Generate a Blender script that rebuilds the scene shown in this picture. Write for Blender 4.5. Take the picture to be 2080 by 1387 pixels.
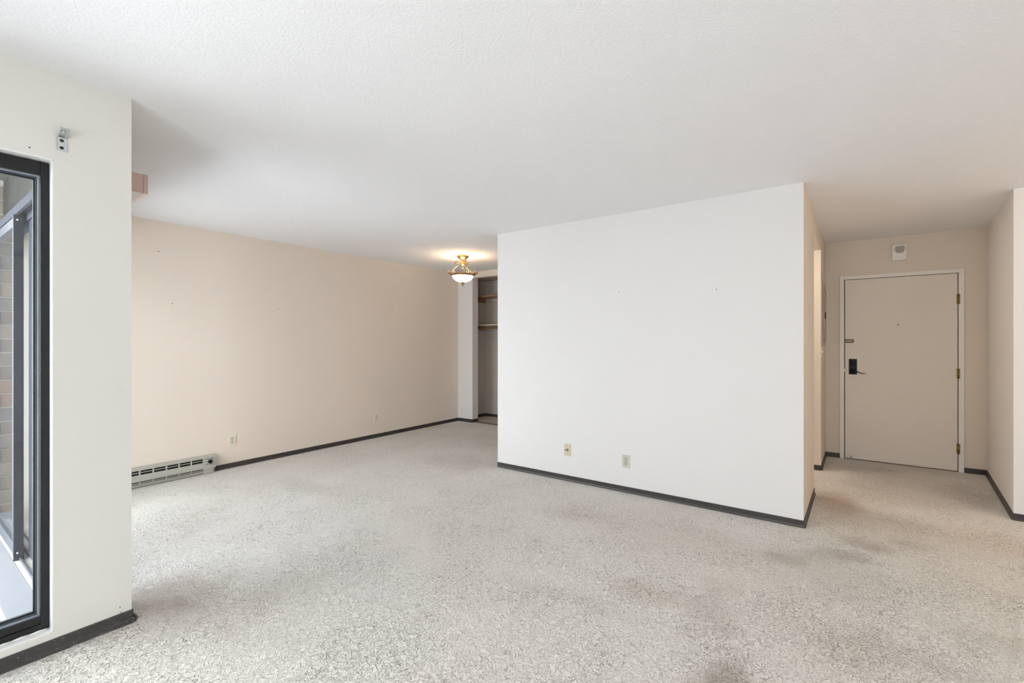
import bpy, bmesh, math, random
from mathutils import Vector, Matrix

# ------------------------------------------------------------------ scene clear
for o in list(bpy.data.objects):
    bpy.data.objects.remove(o, do_unlink=True)
scene = bpy.context.scene
C = scene.collection
random.seed(7)
PI = math.pi

# ------------------------------------------------------------------ camera
cam_d = bpy.data.cameras.new('camera')
cam_d.sensor_width = 36.0
cam_d.lens = 36.0 * 930.0 / 2080.0
cam_d.clip_start = 0.02
cam = bpy.data.objects.new('camera', cam_d)
C.objects.link(cam)
cam.location = (0, 0, 1.33)
cam.rotation_euler = (PI / 2, 0, math.radians(35.6))
scene.camera = cam

# ------------------------------------------------------------------ world, light, exposure
SKY = 10.6
world = bpy.data.worlds.new('overcast_sky')
scene.world = world
world.use_nodes = True
bg = world.node_tree.nodes['Background']
bg.inputs['Color'].default_value = (0.90, 0.945, 0.995, 1)
bg.inputs['Strength'].default_value = SKY

def portal(name, loc, rot, sx, sy):
    d = bpy.data.lights.new(name, 'AREA')
    d.shape = 'RECTANGLE'; d.size = sx; d.size_y = sy
    d.cycles.is_portal = True
    o = bpy.data.objects.new(name, d); C.objects.link(o)
    o.location = loc; o.rotation_euler = rot
    o['kind'] = 'helper'
    return o
# sky portals sit in the three window openings (they emit nothing themselves)
portal('sky_portal_side', (-2.86, -0.25, 1.10), (0, -PI / 2, 0), 2.0, 1.4)
portal('sky_portal_rear', (0.1, -2.59, 0.925), (PI / 2, 0, 0), 2.4, 1.55)
portal('sky_portal_slider', (-3.99, 0.45, 1.06), (PI / 2, 0, 0), 1.98, 2.1)

vs = scene.view_settings
vs.view_transform = 'Standard'
vs.look = 'None'
vs.exposure = 0.12
vs.gamma = 1.0
vs.use_curve_mapping = False
scene.cycles.use_denoising = True
scene.cycles.use_adaptive_sampling = True
scene.cycles.use_light_tree = False
scene.cycles.adaptive_threshold = 0.08
scene.cycles.adaptive_min_samples = 16
scene.cycles.max_bounces = 10
scene.cycles.diffuse_bounces = 7
scene.cycles.glossy_bounces = 4
scene.cycles.transmission_bounces = 8
scene.cycles.transparent_max_bounces = 16
scene.cycles.sample_clamp_indirect = 12.0
scene.cycles.caustics_reflective = False
scene.cycles.caustics_refractive = False

CEIL = 2.467

# ------------------------------------------------------------------ materials
MATS = {}
def new_mat(name):
    m = bpy.data.materials.new(name); m.use_nodes = True
    MATS[name] = m
    nt = m.node_tree
    return m, nt, nt.nodes['Principled BSDF'], nt.links

def node(nt, t, **kw):
    n = nt.nodes.new(t)
    for k, v in kw.items():
        setattr(n, k, v)
    return n

def math_n(nt, op, a, b=None, clamp=False):
    n = nt.nodes.new('ShaderNodeMath'); n.operation = op; n.use_clamp = clamp
    for i, v in ((0, a), (1, b)):
        if v is None:
            continue
        if isinstance(v, (int, float)):
            n.inputs[i].default_value = v
        else:
            nt.links.new(v, n.inputs[i])
    return n.outputs[0]

def mix_c(nt, fac, a, b, blend='MIX'):
    n = nt.nodes.new('ShaderNodeMix'); n.data_type = 'RGBA'; n.blend_type = blend
    for sock, v in ((n.inputs[0], fac), (n.inputs[6], a), (n.inputs[7], b)):
        if isinstance(v, (int, float)):
            sock.default_value = v
        elif isinstance(v, tuple):
            sock.default_value = (v[0], v[1], v[2], 1)
        else:
            nt.links.new(v, sock)
    return n.outputs[2]

def noise(nt, vec, scale, detail=2.0, rough=0.5, dist=0.0):
    n = nt.nodes.new('ShaderNodeTexNoise')
    n.inputs['Scale'].default_value = scale
    n.inputs['Detail'].default_value = detail
    n.inputs['Roughness'].default_value = rough
    n.inputs['Distortion'].default_value = dist
    nt.links.new(vec, n.inputs['Vector'])
    return n

def coords(nt):
    return nt.nodes.new('ShaderNodeTexCoord').outputs['Object']

def plain(name, col, rough=0.5, metal=0.0, spec=0.5, bump=None, vary=0.0, vscale=3.0):
    """painted / plastic / metal surface with slight tone variation and fine relief"""
    m, nt, p, L = new_mat(name)
    p.inputs['Roughness'].default_value = rough
    p.inputs['Metallic'].default_value = metal
    p.inputs['Specular IOR Level'].default_value = spec
    co = coords(nt)
    n = noise(nt, co, vscale, 1.0, 0.6)
    a = tuple(max(0, c * (1 - vary)) for c in col); b = tuple(min(1, c * (1 + vary)) for c in col)
    L.new(mix_c(nt, n.outputs[0], a, b), p.inputs['Base Color'])
    if bump:
        sc, strength, dist = bump
        nb = noise(nt, co, sc, 0.0, 0.5)
        bn = nt.nodes.new('ShaderNodeBump')
        bn.inputs['Strength'].default_value = strength
        bn.inputs['Distance'].default_value = dist
        L.new(nb.outputs[0], bn.inputs['Height'])
        L.new(bn.outputs[0], p.inputs['Normal'])
    return m

plain('paint_white', (0.735, 0.716, 0.70), 0.55, spec=0.3, bump=(120, 0.10, 0.002), vary=0.012, vscale=1.2)
plain('paint_peach', (0.80, 0.705, 0.62), 0.6, spec=0.3, bump=(120, 0.12, 0.002), vary=0.02, vscale=1.1)
plain('paint_cream', (0.735, 0.727, 0.682), 0.5, spec=0.35, bump=(110, 0.12, 0.002), vary=0.015, vscale=1.5)
plain('paint_tan', (0.72, 0.635, 0.54), 0.55, spec=0.3, bump=(120, 0.1, 0.002), vary=0.02, vscale=1.3)
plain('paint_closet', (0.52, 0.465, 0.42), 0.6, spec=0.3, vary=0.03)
plain('paint_door', (0.74, 0.67, 0.59), 0.45, spec=0.35, bump=(60, 0.03, 0.001), vary=0.02, vscale=2)
plain('paint_trim', (0.80, 0.755, 0.70), 0.4, spec=0.4, vary=0.01)
plain('sill_white', (0.86, 0.855, 0.84), 0.45, spec=0.3, bump=(40, 0.15, 0.002), vary=0.01)
plain('vinyl_base', (0.045, 0.038, 0.036), 0.42, spec=0.5, vary=0.15, vscale=9)
plain('frame_black', (0.02, 0.02, 0.021), 0.42, spec=0.28, vary=0.1, vscale=6)
plain('aluminium_blue', (0.34, 0.385, 0.45), 0.32, metal=0.5, vary=0.12, vscale=8)
plain('aluminium_slate', (0.05, 0.055, 0.066), 0.7, spec=0.06, vary=0.2, vscale=10)
plain('aluminium_dark', (0.09, 0.10, 0.12), 0.4, metal=0.4, vary=0.15, vscale=8)
plain('gasket', (0.012, 0.013, 0.016), 0.6, vary=0.1)
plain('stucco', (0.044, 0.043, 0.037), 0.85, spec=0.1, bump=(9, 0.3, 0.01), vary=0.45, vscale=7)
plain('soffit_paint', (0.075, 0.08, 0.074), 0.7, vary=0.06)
plain('deck_coat', (0.24, 0.25, 0.275), 0.6, bump=(60, 0.1, 0.002), vary=0.05)
plain('mortar', (0.50, 0.47, 0.43), 0.9, bump=(80, 0.3, 0.004), vary=0.1, vscale=10)
plain('sill_beige', (0.60, 0.58, 0.54), 0.6, vary=0.08)
plain('heater_enamel', (0.44, 0.43, 0.385), 0.38, spec=0.5, vary=0.02)
plain('heater_dark', (0.02, 0.019, 0.016), 0.6)
plain('knob_black', (0.012, 0.013, 0.017), 0.45, spec=0.2)
plain('print_black', (0.035, 0.035, 0.04), 0.6)
plain('print_navy', (0.05, 0.055, 0.10), 0.6)
plain('ivory_light', (0.79, 0.74, 0.61), 0.35, spec=0.5, vary=0.02)
plain('ivory_plastic', (0.60, 0.54, 0.38), 0.35, spec=0.5, vary=0.02)
plain('ivory_pale', (0.58, 0.565, 0.47), 0.35, spec=0.5, vary=0.02)
plain('ivory_shadow', (0.22, 0.205, 0.15), 0.5)
plain('white_plastic', (0.84, 0.82, 0.78), 0.4, spec=0.5, vary=0.01)
plain('grille_grey', (0.40, 0.375, 0.345), 0.7, bump=(400, 0.5, 0.001), vary=0.05, vscale=200)
plain('slot_dark', (0.03, 0.025, 0.02), 0.6)
plain('brass_bright', (0.80, 0.52, 0.16), 0.22, metal=1.0, vary=0.06, vscale=20)
plain('brass_antique', (0.32, 0.22, 0.11), 0.35, metal=1.0, vary=0.25, vscale=30)
plain('brass_aged', (0.26, 0.19, 0.09), 0.32, metal=1.0, vary=0.2, vscale=30)
plain('bronze_black', (0.014, 0.010, 0.008), 0.45, spec=0.2, vary=0.2)
plain('zinc', (0.62, 0.66, 0.66), 0.28, metal=0.9, vary=0.08, vscale=60)
plain('valance_pink', (0.57, 0.42, 0.355), 0.55, vary=0.04)
plain('valance_under', (0.42, 0.38, 0.33), 0.6, vary=0.03)
plain('panel_grey', (0.40, 0.36, 0.31), 0.4, vary=0.03)
plain('shelf_wood_dark', (0.26, 0.125, 0.06), 0.5, vary=0.2, vscale=12)
plain('shelf_cream', (0.62, 0.54, 0.42), 0.5, vary=0.05)
plain('threshold_brown', (0.16, 0.115, 0.085), 0.45, vary=0.1)

def wood_mat(name, c1, c2):
    m, nt, p, L = new_mat(name)
    co = coords(nt)
    mp = node(nt, 'ShaderNodeMapping'); mp.inputs['Scale'].default_value = (3, 40, 40)
    L.new(co, mp.inputs['Vector'])
    n = noise(nt, mp.outputs[0], 1.0, 4.0, 0.6, 0.6)
    L.new(mix_c(nt, n.outputs[0], c1, c2), p.inputs['Base Color'])
    p.inputs['Roughness'].default_value = 0.5
    return m
wood_mat('shelf_wood', (0.30, 0.165, 0.085), (0.46, 0.27, 0.15))

def brick_mat():
    m, nt, p, L = new_mat('brick_clay')
    co = coords(nt)
    inf = node(nt, 'ShaderNodeObjectInfo')
    cr = node(nt, 'ShaderNodeValToRGB')
    e = cr.color_ramp.elements
    e[0].position = 0.0; e[0].color = (0.27, 0.22, 0.19, 1)
    e[1].position = 1.0; e[1].color = (0.36, 0.24, 0.18, 1)
    for pos, c in ((0.3, (0.33, 0.27, 0.22, 1)), (0.55, (0.25, 0.225, 0.21, 1)), (0.8, (0.37, 0.29, 0.23, 1))):
        x = e.new(pos); x.color = c
    L.new(inf.outputs['Random'], cr.inputs[0])
    mp = node(nt, 'ShaderNodeMapping'); mp.inputs['Scale'].default_value = (1, 26, 6)
    L.new(co, mp.inputs['Vector'])
    n = noise(nt, mp.outputs[0], 3.0, 4.0, 0.65)
    dark = mix_c(nt, 1.0, cr.outputs[0], (0.55, 0.55, 0.57), 'MULTIPLY')
    L.new(mix_c(nt, n.outputs[0], dark, cr.outputs[0]), p.inputs['Base Color'])
    p.inputs['Roughness'].default_value = 0.85
    bn = nt.nodes.new('ShaderNodeBump'); bn.inputs['Strength'].default_value = 0.4; bn.inputs['Distance'].default_value = 0.004
    L.new(n.outputs[0], bn.inputs['Height']); L.new(bn.outputs[0], p.inputs['Normal'])
brick_mat()

def glass_mat(name, tint, rough=0.0, base=0.045, haze=0.0):
    """architectural glass: clear body, mirror reflection rising at grazing angles"""
    m, nt, p, L = new_mat(name)
    out = nt.nodes['Material Output']
    nt.nodes.remove(p)
    lw = node(nt, 'ShaderNodeLayerWeight'); lw.inputs[0].default_value = 0.5
    pw = math_n(nt, 'POWER', lw.outputs['Facing'], 5.0)
    fr = math_n(nt, 'ADD', math_n(nt, 'MULTIPLY', pw, 1 - base), base, True)
    tr = node(nt, 'ShaderNodeBsdfTransparent'); tr.inputs[0].default_value = (*tint, 1)
    gl = node(nt, 'ShaderNodeBsdfGlossy'); gl.inputs['Roughness'].default_value = rough
    gl.inputs[0].default_value = (0.95, 0.97, 1.0, 1)
    mx = node(nt, 'ShaderNodeMixShader')
    L.new(fr, mx.inputs[0]); L.new(tr.outputs[0], mx.inputs[1]); L.new(gl.outputs[0], mx.inputs[2])
    last = mx.outputs[0]
    if haze:
        df = node(nt, 'ShaderNodeBsdfDiffuse'); df.inputs[0].default_value = (0.7, 0.74, 0.78, 1)
        n = noise(nt, coords(nt), 3.0, 4.0, 0.7)
        mh = node(nt, 'ShaderNodeMixShader')
        L.new(math_n(nt, 'MULTIPLY', n.outputs[0], haze), mh.inputs[0])
        L.new(last, mh.inputs[1]); L.new(df.outputs[0], mh.inputs[2])
        last = mh.outputs[0]
    L.new(last, out.inputs[0])
glass_mat('glass_clear', (0.98, 0.99, 0.985))
glass_mat('glass_dusty', (0.95, 0.965, 0.98), rough=0.03, base=0.06, haze=0.16)

def emit_glass():
    m, nt, p, L = new_mat('lit_alabaster')
    co = coords(nt)
    n = noise(nt, co, 14, 3.0, 0.6, 1.0)
    col = mix_c(nt, n.outputs[0], (1.0, 0.80, 0.52), (1.0, 0.90, 0.72))
    L.new(col, p.inputs['Base Color'])
    L.new(col, p.inputs['Emission Color'])
    p.inputs['Emission Strength'].default_value = 1.9
    m.cycles.emission_sampling = 'NONE'   # the bulb's own point light does the lighting
    p.inputs['Roughness'].default_value = 0.3
emit_glass()
def emit_plain(name, col, s):
    m, nt, p, L = new_mat(name)
    p.inputs['Base Color'].default_value = (*col, 1)
    p.inputs['Emission Color'].default_value = (*col, 1)
    p.inputs['Emission Strength'].default_value = s
    m.cycles.emission_sampling = 'NONE'
emit_plain('bulb_glow', (1.0, 0.78, 0.5), 6.0)
emit_plain('globe_glow', (1.0, 0.80, 0.56), 4.0)

def ceiling_mat():
    m, nt, p, L = new_mat('ceiling_texture')
    co = coords(nt)
    n = noise(nt, co, 95, 3.0, 0.6)
    n2 = noise(nt, co, 0.8, 2.0)
    L.new(mix_c(nt, n2.outputs[0], (0.85, 0.85, 0.865), (0.87, 0.87, 0.885)), p.inputs['Base Color'])
    p.inputs['Roughness'].default_value = 0.85
    p.inputs['Specular IOR Level'].default_value = 0.15
    bn = nt.nodes.new('ShaderNodeBump'); bn.inputs['Strength'].default_value = 0.45; bn.inputs['Distance'].default_value = 0.006
    L.new(n.outputs[0], bn.inputs['Height']); L.new(bn.outputs[0], p.inputs['Normal'])
ceiling_mat()

# soiled and tan carpet patches, plus one of painted shade: x, y, radius x, radius y, strength, tint
STAINS_SHADE = [
    (-0.28, 3.27, 0.12, 0.12, 0.55, (0.42, 0.36, 0.30)),
    (-0.20, 3.40, 0.10, 0.09, 0.35, (0.42, 0.36, 0.30)),
    (-0.05, 3.47, 0.13, 0.13, 0.42, (0.42, 0.36, 0.30)),
    (0.06, 3.53, 0.12, 0.10, 0.40, (0.42, 0.36, 0.30)),
    (0.15, 3.77, 0.13, 0.12, 0.52, (0.42, 0.36, 0.30)),
    (0.35, 3.95, 0.11, 0.10, 0.34, (0.44, 0.38, 0.32)),
    (-0.10, 3.20, 0.40, 0.36, 0.24, (0.52, 0.46, 0.40)),
    (1.00, 4.15, 0.16, 0.14, 0.30, (0.50, 0.40, 0.31)),
    (-0.37, 1.90, 0.11, 0.20, 0.62, (0.30, 0.255, 0.21)),
    (-0.52, 2.45, 0.13, 0.32, 0.30, (0.42, 0.35, 0.29)),
    (-0.02, 4.62, 0.20, 0.40, 0.60, (0.46, 0.335, 0.215)),
    (0.20, 4.30, 0.30, 0.30, 0.25, (0.50, 0.39, 0.28)),
    (0.55, 5.55, 0.60, 0.80, 0.38, (0.42, 0.36, 0.30)),
    (0.95, 5.45, 0.20, 0.45, 0.35, (0.36, 0.33, 0.30)),
    (0.85, 4.28, 0.65, 0.30, 0.30, (0.62, 0.49, 0.36)),  # broad tan patch on the right
    (-0.84, 2.40, 0.24, 0.13, 0.40, (0.60, 0.49, 0.40)),
    (-1.20, 2.10, 0.40, 0.10, 0.25, (0.55, 0.47, 0.40)),
    (-1.66, 3.20, 0.25, 0.14, 0.25, (0.46, 0.40, 0.34)),
    (-1.10, 3.25, 0.75, 0.45, 0.25, (0.58, 0.48, 0.40)),
    (-3.41, 3.75, 0.50, 0.30, 0.26, (0.48, 0.41, 0.35)),
    (-3.70, 4.85, 0.80, 0.45, 0.22, (0.50, 0.42, 0.36)),
    (-3.95, 2.35, 0.50, 0.16, 0.22, (0.47, 0.42, 0.37)),
    (-2.42, 1.28, 0.16, 0.22, 0.20, (0.45, 0.41, 0.37)),
    (-2.86, 0.96, 0.26, 0.22, 0.45, (0.40, 0.325, 0.26)),  # shade behind the window wall's end, painted into the carpet colour
    (0.05, 2.45, 0.20, 0.24, 0.28, (0.60, 0.49, 0.41)),
    (0.60, 2.90, 0.30, 0.12, 0.22, (0.45, 0.40, 0.36)),
    (0.30, 2.55, 0.30, 0.10, 0.24, (0.45, 0.40, 0.36)),
]
def carpet_mat(name, stains_shade, base=(0.84, 0.815, 0.775)):
    m, nt, p, L = new_mat(name)
    co = coords(nt)
    # irregular loop clumps parted by thin winding grooves
    n1 = noise(nt, co, 42, 1.5, 0.5, 0.7)
    n1b = noise(nt, co, 74, 1.0, 0.5, 0.5)
    nd = noise(nt, co, 29, 1.0, 0.5)
    nd2 = noise(nt, co, 2.6, 2.0, 0.5)
    def groove(fac, width):
        a = math_n(nt, 'ABSOLUTE', math_n(nt, 'SUBTRACT', fac, 0.5))
        mr = node(nt, 'ShaderNodeMapRange'); mr.interpolation_type = 'SMOOTHSTEP'
        L.new(a, mr.inputs[0]); mr.inputs[1].default_value = 0.0; mr.inputs[2].default_value = width
        mr.inputs[3].default_value = 1.0; mr.inputs[4].default_value = 0.0
        return mr.outputs[0]
    def rise(fac, lo, hi):
        mr = node(nt, 'ShaderNodeMapRange'); mr.interpolation_type = 'SMOOTHSTEP'
        L.new(fac, mr.inputs[0]); mr.inputs[1].default_value = lo; mr.inputs[2].default_value = hi
        return mr.outputs[0]
    g1 = groove(n1.outputs[0], 0.045)
    g2 = groove(n1b.outputs[0], 0.05)
    k1 = rise(nd.outputs[0], 0.44, 0.58)
    k2 = math_n(nt, 'SUBTRACT', 1.0, k1)
    depth = math_n(nt, 'ADD', math_n(nt, 'MULTIPLY', rise(nd2.outputs[0], 0.38, 0.62), 0.45), 0.55)
    gr = math_n(nt, 'MULTIPLY', math_n(nt, 'MAXIMUM', math_n(nt, 'MULTIPLY', g1, k1),
                                       math_n(nt, 'MULTIPLY', math_n(nt, 'MULTIPLY', g2, k2), 0.75)), depth)
    fine = noise(nt, co, 170, 2.0, 0.6)
    # worn, slightly blotchy base tone
    b1 = noise(nt, co, 1.1, 3.0, 0.6)
    b2 = noise(nt, co, 5.0, 3.0, 0.6)
    mb = node(nt, 'ShaderNodeMapRange'); mb.inputs[1].default_value = 0.35; mb.inputs[2].default_value = 0.65
    L.new(b1.outputs[0], mb.inputs[0])
    col = mix_c(nt, mb.outputs[0], tuple(c * k for c, k in zip(base, (0.97, 0.955, 0.93))), base)
    col = mix_c(nt, math_n(nt, 'MULTIPLY', b2.outputs[0], 0.22), col, (0.70, 0.66, 0.61))
    if stains_shade:
        wn = noise(nt, co, 3.2, 3.0, 0.6)
        off = node(nt, 'ShaderNodeVectorMath', operation='MULTIPLY_ADD')
        L.new(wn.outputs['Color'], off.inputs[0])
        off.inputs[1].default_value = (0.34, 0.34, 0); off.inputs[2].default_value = (-0.17, -0.17, 0)
        ad = node(nt, 'ShaderNodeVectorMath', operation='ADD')
        L.new(co, ad.inputs[0]); L.new(off.outputs[0], ad.inputs[1])
        for (x, y, rx, ry, s, tint) in stains_shade:
            ma = node(nt, 'ShaderNodeVectorMath', operation='MULTIPLY_ADD')
            L.new(ad.outputs[0], ma.inputs[0])
            ma.inputs[1].default_value = (1 / rx, 1 / ry, 0)
            ma.inputs[2].default_value = (-x / rx, -y / ry, 0)
            ln = node(nt, 'ShaderNodeVectorMath', operation='LENGTH')
            L.new(ma.outputs[0], ln.inputs[0])
            mr = node(nt, 'ShaderNodeMapRange'); mr.interpolation_type = 'SMOOTHSTEP'
            L.new(ln.outputs['Value'], mr.inputs[0])
            mr.inputs[1].default_value = 0.25; mr.inputs[2].default_value = 1.35
            mr.inputs[3].default_value = s; mr.inputs[4].default_value = 0.0
            col = mix_c(nt, mr.outputs[0], col, tint)
    col = mix_c(nt, math_n(nt, 'MULTIPLY', gr, 0.68), col, (0.30, 0.27, 0.24))  # shade inside the grooves, mixed into the pile colour
    fm = math_n(nt, 'ADD', math_n(nt, 'MULTIPLY', fine.outputs[0], 0.30), 0.85)
    hs = node(nt, 'ShaderNodeVectorMath', operation='SCALE')
    L.new(col, hs.inputs[0]); L.new(fm, hs.inputs['Scale'])
    L.new(hs.outputs[0], p.inputs['Base Color'])
    p.inputs['Roughness'].default_value = 0.95
    p.inputs['Specular IOR Level'].default_value = 0.05
    p.inputs['Sheen Weight'].default_value = 0.15
    hgt = math_n(nt, 'SUBTRACT', math_n(nt, 'ADD', math_n(nt, 'MULTIPLY', fine.outputs[0], 0.5),
                                        math_n(nt, 'MULTIPLY', n1.outputs[0], 0.8)), gr)
    bn = nt.nodes.new('ShaderNodeBump'); bn.inputs['Strength'].default_value = 0.85; bn.inputs['Distance'].default_value = 0.011
    L.new(hgt, bn.inputs['Height']); L.new(bn.outputs[0], p.inputs['Normal'])
carpet_mat('carpet', STAINS_SHADE)
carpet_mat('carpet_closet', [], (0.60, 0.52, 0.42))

def scuffed_base():
    m, nt, p, L = new_mat('vinyl_scuffed')
    co = coords(nt)
    mp = node(nt, 'ShaderNodeMapping'); mp.inputs['Scale'].default_value = (10, 18, 60)
    L.new(co, mp.inputs['Vector'])
    n = noise(nt, mp.outputs[0], 3.0, 4.0, 0.7)
    mr = node(nt, 'ShaderNodeMapRange'); mr.inputs[1].default_value = 0.62; mr.inputs[2].default_value = 0.68
    L.new(n.outputs[0], mr.inputs[0])
    L.new(mix_c(nt, math_n(nt, 'MULTIPLY', mr.outputs[0], 0.6), (0.05, 0.046, 0.045), (0.5, 0.48, 0.46)), p.inputs['Base Color'])
    p.inputs['Roughness'].default_value = 0.36
scuffed_base()

# ------------------------------------------------------------------ geometry helpers
class MB:
    def __init__(self):
        self.bm = bmesh.new()
    def box(self, x0, x1, y0, y1, z0, z1, bevel=0.0, seg=2):
        b = bmesh.new()
        vs_ = [b.verts.new((x, y, z)) for x in (x0, x1) for y in (y0, y1) for z in (z0, z1)]
        for f in ((0, 1, 3, 2), (4, 6, 7, 5), (0, 4, 5, 1), (2, 3, 7, 6), (0, 2, 6, 4), (1, 5, 7, 3)):
            b.faces.new([vs_[i] for i in f])
        bmesh.ops.recalc_face_normals(b, faces=b.faces)
        if bevel:
            bmesh.ops.bevel(b, geom=list(b.edges), offset=bevel, segments=seg, affect='EDGES', profile=0.5)
        self._add(b); return self
    def prism(self, poly, z0, z1):
        b = bmesh.new()
        lo = [b.verts.new((x, y, z0)) for x, y in poly]; hi = [b.verts.new((x, y, z1)) for x, y in poly]
        n = len(poly)
        b.faces.new(lo[::-1]); b.faces.new(hi)
        for i in range(n):
            b.faces.new((lo[i], lo[(i + 1) % n], hi[(i + 1) % n], hi[i]))
        bmesh.ops.recalc_face_normals(b, faces=b.faces)
        self._add(b); return self
    def sweep(self, profile, a, b_, up=(0, 0, 1), out=None):
        """extrude a 2-D profile (out, up) along the straight line a->b_"""
        a = Vector(a); b_ = Vector(b_); u = Vector(up); o = Vector(out)
        b = bmesh.new()
        A = [b.verts.new(a + o * p[0] + u * p[1]) for p in profile]
        B = [b.verts.new(b_ + o * p[0] + u * p[1]) for p in profile]
        n = len(profile)
        b.faces.new(A[::-1]); b.faces.new(B)
        for i in range(n):
            b.faces.new((A[i], A[(i + 1) % n], B[(i + 1) % n], B[i]))
        bmesh.ops.recalc_face_normals(b, faces=b.faces)
        self._add(b); return self
    def lathe(self, prof, c=(0, 0, 0), seg=40, axis='Z'):
        b = bmesh.new(); rings = []
        for r, z in prof:
            if r < 1e-6:
                rings.append([b.verts.new((0, 0, z))])
            else:
                rings.append([b.verts.new((r * math.cos(2 * PI * k / seg), r * math.sin(2 * PI * k / seg), z)) for k in range(seg)])
        for A, B in zip(rings, rings[1:]):
            for k in range(seg):
                k2 = (k + 1) % seg
                if len(A) == 1 and len(B) == 1: continue
                if len(A) == 1: b.faces.new((A[0], B[k], B[k2]))
                elif len(B) == 1: b.faces.new((A[k], B[0], A[k2]))
                else: b.faces.new((A[k], B[k], B[k2], A[k2]))
        bmesh.ops.recalc_face_normals(b, faces=b.faces)
        M = Matrix.Identity(4)
        if axis == 'X': M = Matrix.Rotation(PI / 2, 4, 'Y')
        if axis == '-Y': M = Matrix.Rotation(PI / 2, 4, 'X')
        bmesh.ops.transform(b, matrix=Matrix.Translation(c) @ M, verts=b.verts)
        self._add(b, True); return self
    def tube(self, pts, r, seg=8, cap=True):
        pts = [Vector(p) for p in pts]
        rs = r if isinstance(r, (list, tuple)) else [r] * len(pts)
        b = bmesh.new(); rings = []
        t0 = (pts[1] - pts[0]).normalized()
        n = t0.orthogonal().normalized()
        for i, p in enumerate(pts):
            t = (pts[min(i + 1, len(pts) - 1)] - pts[max(i - 1, 0)]).normalized()
            n = (n - t * n.dot(t)).normalized(); bn = t.cross(n)
            rings.append([b.verts.new(p + (n * math.cos(2 * PI * k / seg) + bn * math.sin(2 * PI * k / seg)) * rs[i]) for k in range(seg)])
        for A, B in zip(rings, rings[1:]):
            for k in range(seg):
                b.faces.new((A[k], A[(k + 1) % seg], B[(k + 1) % seg], B[k]))
        if cap:
            b.faces.new(rings[0][::-1]); b.faces.new(rings[-1])
        bmesh.ops.recalc_face_normals(b, faces=b.faces)
        self._add(b, True); return self
    def _add(self, b, smooth=False):
        for f in b.faces: f.smooth = smooth
        me = bpy.data.meshes.new('tmp'); b.to_mesh(me); b.free()
        self.bm.from_mesh(me); bpy.data.meshes.remove(me)
    def build(self, name, mat, parent=None, kind=None, loc=None):
        me = bpy.data.meshes.new(name)
        if loc is not None:   # keep the object's origin at its base
            bmesh.ops.translate(self.bm, vec=-Vector(loc), verts=self.bm.verts)
        self.bm.to_mesh(me); self.bm.free()
        me.materials.append(MATS[mat])
        o = bpy.data.objects.new(name, me); C.objects.link(o)
        if loc is not None: o.location = loc
        if parent: o.parent = parent
        if kind: o['kind'] = kind
        return o

def tag(o, label, cat, group=None):
    o['label'] = label; o['category'] = cat
    if group: o['group'] = group
    return o
def thing(name, label, cat, loc=(0, 0, 0), rotz=0.0, group=None):
    o = bpy.data.objects.new(name, None); C.objects.link(o)
    o.location = loc; o.rotation_euler = (0, 0, rotz); o.empty_display_size = 0.1
    return tag(o, label, cat, group)
def structure(name, mb, mat, label=None, cat=None, parent=None):
    o = mb.build(name, mat, parent)
    if parent is None:
        o['kind'] = 'structure'
        if label: o['label'] = label
        if cat: o['category'] = cat
    return o

# ------------------------------------------------------------------ the setting
LX = -5.22          # dining room long wall
NX = -2.70          # wall with the black window
CY = 3.87           # white wall facing the camera
EY = 6.45           # entry wall
KY = 5.735          # closet front wall
RX = 3.3            # right wall, out of frame
BY = -2.45          # rear wall, out of frame

PLAN = [(-2.85, BY - 0.13), (RX + 0.13, BY - 0.13), (RX + 0.13, 7.1), (LX - 0.13, 7.1), (LX - 0.13, 0.60), (-2.85, 0.60)]   # L-shaped: the balcony is outside
structure('floor', MB().prism(PLAN, -0.12, 0.0), 'carpet',
          'soiled light greige wall-to-wall carpet with looped pile', 'carpet')
structure('ceiling', MB().prism(PLAN, CEIL, CEIL + 0.12), 'ceiling_texture',
          'white finely textured ceiling', 'ceiling')

wl = structure('wall_left', MB().box(LX - 0.13, LX, 0.60, KY + 0.9, 0, CEIL), 'paint_peach',
               'long peach-beige wall behind the baseboard heater', 'wall')
# wall with the black framed window
wy0, wy1, wz0, wz1 = -0.95, 0.444, 0.107, 2.096
mb = MB()
mb.box(-2.85, NX, wy1, 0.707, 0, CEIL)
mb.box(-2.85, NX, BY, wy0, 0, CEIL)
mb.box(-2.85, NX, wy0, wy1, 0, wz0)
mb.box(-2.85, NX, wy0, wy1, wz1, CEIL)
bmesh.ops.remove_doubles(mb.bm, verts=mb.bm.verts, dist=1e-5)
wn = structure('wall_window', mb, 'paint_cream', 'cream wall holding the black-framed window', 'wall')
# white plastered reveal inside the opening
mb = MB()
mb.box(-2.85, NX + 0.001, wy1 - 0.004, wy1 + 0.0015, wz0 - 0.003, wz1 + 0.003, 0.0015)
mb.box(-2.85, NX + 0.001, wy0, wy1, wz0 - 0.003, wz0 + 0.003)
mb.box(-2.85, NX + 0.001, wy0, wy1, wz1 - 0.003, wz1 + 0.002)
mb.build('window_reveal', 'sill_white', wn)
# wall with the sliding balcony door
sx0, sx1, sz1 = -4.98, -3.00, 2.13
mb = MB()
mb.box(LX, sx0, 0.60, 0.707, 0, CEIL)
mb.box(sx1, -2.85, 0.60, 0.707, 0, CEIL)
mb.box(sx0, sx1, 0.60, 0.707, sz1, CEIL)
ws = structure('wall_slider', mb, 'paint_cream', 'wall around the sliding balcony door', 'wall')
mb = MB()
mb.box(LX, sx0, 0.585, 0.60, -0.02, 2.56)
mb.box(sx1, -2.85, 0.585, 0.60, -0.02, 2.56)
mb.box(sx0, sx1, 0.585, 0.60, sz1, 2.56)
mb.build('stucco_face', 'stucco', ws)

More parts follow.
